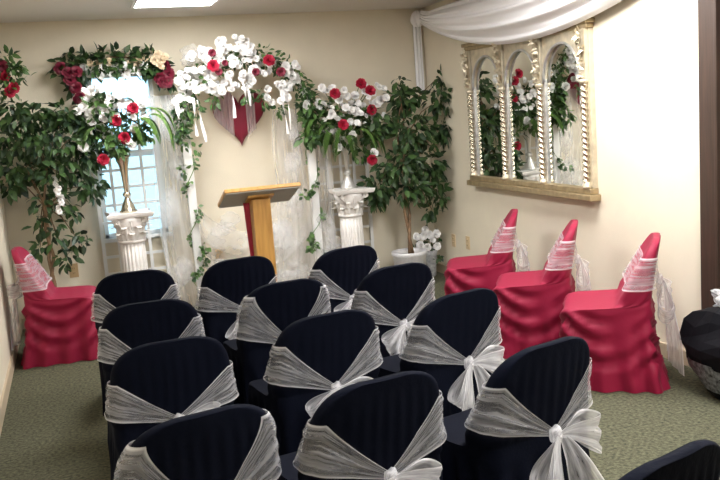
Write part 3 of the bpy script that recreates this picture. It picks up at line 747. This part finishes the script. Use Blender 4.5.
# ------------------------------------------------------------------ lectern
LX, LY = -1.855, -.93
le = thing('lectern', 'honey oak lectern with slanted top standing under the arch', 'lectern', (LX, LY, 0))
tilt = Matrix.Rotation(-math.radians(20), 3, 'X'); piv = (0, -.02, 1.00)
b = MB(); b.box((-.29, -.21, .973), (.29, .19, 1.002), tilt, piv); b.build('slanted_top', m_oak, le, False, .004)
b = MB(); b.box((-.28, -.198, .965), (.28, .19, .973), tilt, piv); b.build('top_underside', m_oakunder, le, False)
b = MB(); b.box((-.10, -.10, .95), (.10, .06, .97), tilt, piv); b.build('top_bracket', m_oak, le, False, .004)
b = MB(); b.box((-.065, -.07, .05), (.075, .05, .955)); b.build('post', m_oak, le, False, .004)
b = MB(); b.box((-.22, -.2, 0), (.22, .18, .05)); b.build('base', m_oak, le, False, .006)
b = MB(); b.grid(lambda u, v: Vector((-.11+.06*v+.03*u, .08+.012*math.sin(v*6+u*3), .99-.62*u)), 16, 6); o = b.build('red_streamer', m_roser, le); o['label'] = 'narrow red cloth streamer behind the post'

# ------------------------------------------------------------------ garland over the window, spray on the left wall
wg = thing('window_garland', 'leafy garland with burgundy ends draped over the top of the window', 'garland', (-2.74, -.06, 2.06)); O = Vector((-2.74, -.06, 2.06))
b = MB()
path = [(62,66),(72,62),(82,62),(92,60),(102,58),(112,57),(122,57),(132,58),(142,58),(150,58),(158,62),(164,72)]
for (x, y) in path: leaves(b, at(x, y+4, -.09)-O, (.07, .05, .10), 34, .085, .2, -.5)
for (x, y) in ((76,88),(80,100),(74,78),(86,74)): leaves(b, at(x, y, -.09)-O, (.05, .04, .07), 16, .07, .4, -.5)
b.v = [(p[0], min(p[1], .045), p[2]) for p in b.v]; b.build('foliage', m_leaf, wg)
b = MB(); b.tube([tuple(at(x, y, -.06)-O) for x, y in path], .006, 6); b.build('garland_stem', m_bark, wg)
for x, y in ((60,68),(68,73),(76,72),(70,80),(76,88),(79,98),(166,66),(169,74),(163,82),(160,78),(167,82)): put('burgundy_bloom', me_b, wg, at(x, y, -.16), .052, (0, -1, 0), .5)
for x, y in ((84,66),(98,64),(116,66),(131,64),(144,66),(90,63),(108,62),(124,66),(138,62),(146,58),(104,66),(132,70),(95,70),(90,74),(100,76),(112,74),(126,75),(118,70),(140,72)): put('cream_bloom' if y < 70 else 'white_blossom', me_c if y < 66 else me_bl, wg, at(x, y, -.11), .036, (0, -1, 0), .4)
for x, y in ((158,55),(161,60),(155,60),(164,57),(160,66)): put('cream_bloom', me_c, wg, at(x, y, -.19), .04, (.2, -1, .3), .4)
ws = thing('wall_flower_spray', 'red flower and ivy spray high on the left wall by the corner', 'flowers', (XL+.02, -.42, 2.05)); O = Vector((XL+.02, -.42, 2.05))
b = MB()
for (x, y, rr, n) in ((6,60,.07,40),(10,75,.07,40),(4,88,.07,40),(12,68,.05,24),(22,78,.02,6)): leaves(b, at(x, y, -.42)-O, (.08, .07, rr), n, .065, .3, -.3)
b.v = [(max(p[0], 0), p[1], p[2]) for p in b.v]; b.tube([(.0, 0, -.12), (.03, 0, 0), (.01, 0, .14)], .008, 6); b.build('foliage', m_leaf2, ws)
for x, y in ((4,76),(13,88),(9,92),(2,66)): put('red_rose', me_b if y == 66 else me_r, ws, at(x, y, -.46), .045, (.4, -1, 0), .3)

# ------------------------------------------------------------------ vase of white roses
va = thing('flower_vase', 'grey mottled vase on the floor beside the right ficus pot', 'vase', (-.155, -.20, 0))
b = MB(); b.lathe([(.045, 0), (.055, .01), (.06, .10), (.072, .2), (.085, .25), (.078, .25), (.06, .19)], 24, cap=False, flute=lambda a, z: 1+.03*math.cos(a*6)); b.lathe([(.001, .005), (.045, .005)], 24, cap=False); b.build('vase_body', m_vase, va)
vb = thing('rose_bouquet', 'bunch of white roses in the grey vase beside the right ficus pot', 'flowers', (-.155, -.20, .2)); O = Vector((-.155, -.20, .2))
b = MB()
for (x, y) in ((425,238),(433,242),(436,255),(427,257),(420,248)): leaves(b, at(x, y, -.20)-O, (.06, .05, .06), 16, .07, .2, -.2)
leaves(b, at(441,237,-.16)-O, (.02, .02, .05), 6, .08, -.8, 0)
b.v = [(min(p[0], .14), min(p[1], .17), p[2]) for p in b.v]; b.build('foliage', m_leaf, vb)
b = MB()
RS = [(425,230),(423,236),(429,235),(436,234),(437,246),(427,247),(420,245),(416,237),(432,240)]
for x, y in RS: q = at(x, y, -.22)-O; b.tube([(0, 0, -.15), (q.x*.4, q.y*.4, q.z*.5), tuple(q)], .003, 5)
b.build('stems', m_fern, vb)
for x, y in RS: put('white_rose', me_w, vb, at(x, y, -.26), R_(.034, .042), (-.1, -1, .3), .4)

# ------------------------------------------------------------------ wall plates
def plate(label, p, ax, m):
    t = thing('wall_outlet', label, 'outlet', p, 0 if ax == 'y' else -PI/2)
    b = MB(); b.box((-.036, -.006, -.058), (.036, 0, .058)); b.build('cover_plate', m, t, False, .002)
    for z in (-.02, .02): b = MB(); b.box((-.014, -.009, z-.013), (.014, -.004, z+.013)); b.build('socket', m_dark if m is m_plateb and z > 9 else m, t, False, .001)
    b = MB()
    for z in (-.02, .02):
        for x in (-.006, .006): b.box((x-.0015, -.0098, z-.006), (x+.0015, -.0085, z+.004))
    b.build('slots', m_dark, t, False)
plate('tan outlet plate on the back wall beside the left ficus trunk', (-3.26, 0, .43), 'y', m_plateb)
plate('tan outlet plate on the back wall left of the lectern', (-2.05, 0, .42), 'y', m_plateb)
plate('outlet plate on the right wall, nearer the back corner', (0, -.42, .345), 'x', m_plate)
plate('outlet plate on the right wall, nearer the first magenta chair', (0, -.71, .36), 'x', m_plate)

# ------------------------------------------------------------------ black bag by the door
bg_ = thing('black_bag', 'black plastic bag with silver glitter net slumped on the floor by the brown door frame', 'bag', (-.19, -4.05, 0))
b = MB()
def bagf(u, v):
    a = 2*PI*u
    prof = [(.09, 0), (.14, .04), (.19, .12), (.235, .20), (.27, .265), (.235, .32), (.20, .38), (.16, .44), (.09, .475), (.002, .47)]
    k = v*(len(prof)-1); i = min(int(k), len(prof)-2); q = k-i
    r = prof[i][0]+(prof[i+1][0]-prof[i][0])*q; z = prof[i][1]+(prof[i+1][1]-prof[i][1])*q
    p = Vector((math.cos(a)*1.7, math.sin(a)*1.7, z*5))
    nn = .34*abs(noise.noise(p))+.20*abs(noise.noise(p*2.3))-.12; r2 = r*(1+nn)*(1+.06*math.cos(7*a))
    return Vector((max(-.5, min(.125, r2*math.cos(a)*.62)), r2*math.sin(a)*1.35, max(.002, z*(1+.25*nn))))
b.grid(bagf, 15, 11, True); b.build('bag_body', m_bag, bg_, False)
b = MB()
def net(u, v):
    p = bagf(.34+.34*u, .13+.20*v); c = Vector((0, 0, .18)); return c+(p-c)*1.02
b.grid(net, 20, 12); o = b.build('glitter_net', m_glit, bg_); o['label'] = 'silver glitter net panel'
pk = thing('plastic_wrap', 'crumpled clear plastic wrap lying on top of the black bag', 'plastic wrap', (-.14, -4.03, .45))
b = MB()
def cr(u, v):
    a = 2*PI*u; e = PI*(v-.5); k = 1+.45*noise.noise(Vector((math.cos(a)*3*math.cos(e), math.sin(a)*3*math.cos(e), math.sin(e)*3)))
    return Vector((.095*k*math.cos(a)*math.cos(e), .13*k*math.sin(a)*math.cos(e), .055+.065*k*math.sin(e)))
b.grid(cr, 40, 20, True); b.build('crumpled_plastic', m_clear, pk)

GROUPS = {'potted_ficus': 'potted ficus trees', 'flower_arrangement': 'urn flower arrangements', 'lattice_panel': 'white lattice panels', 'tulle_drape': 'white tulle drapes on the arch', 'ivy_vine': 'ivy vines on the arch posts', 'wall_outlet': 'wall outlet plates'}
for o in COL.objects:
    g = GROUPS.get(o.name.split('.')[0])
    if g and o.parent is None: o['group'] = g
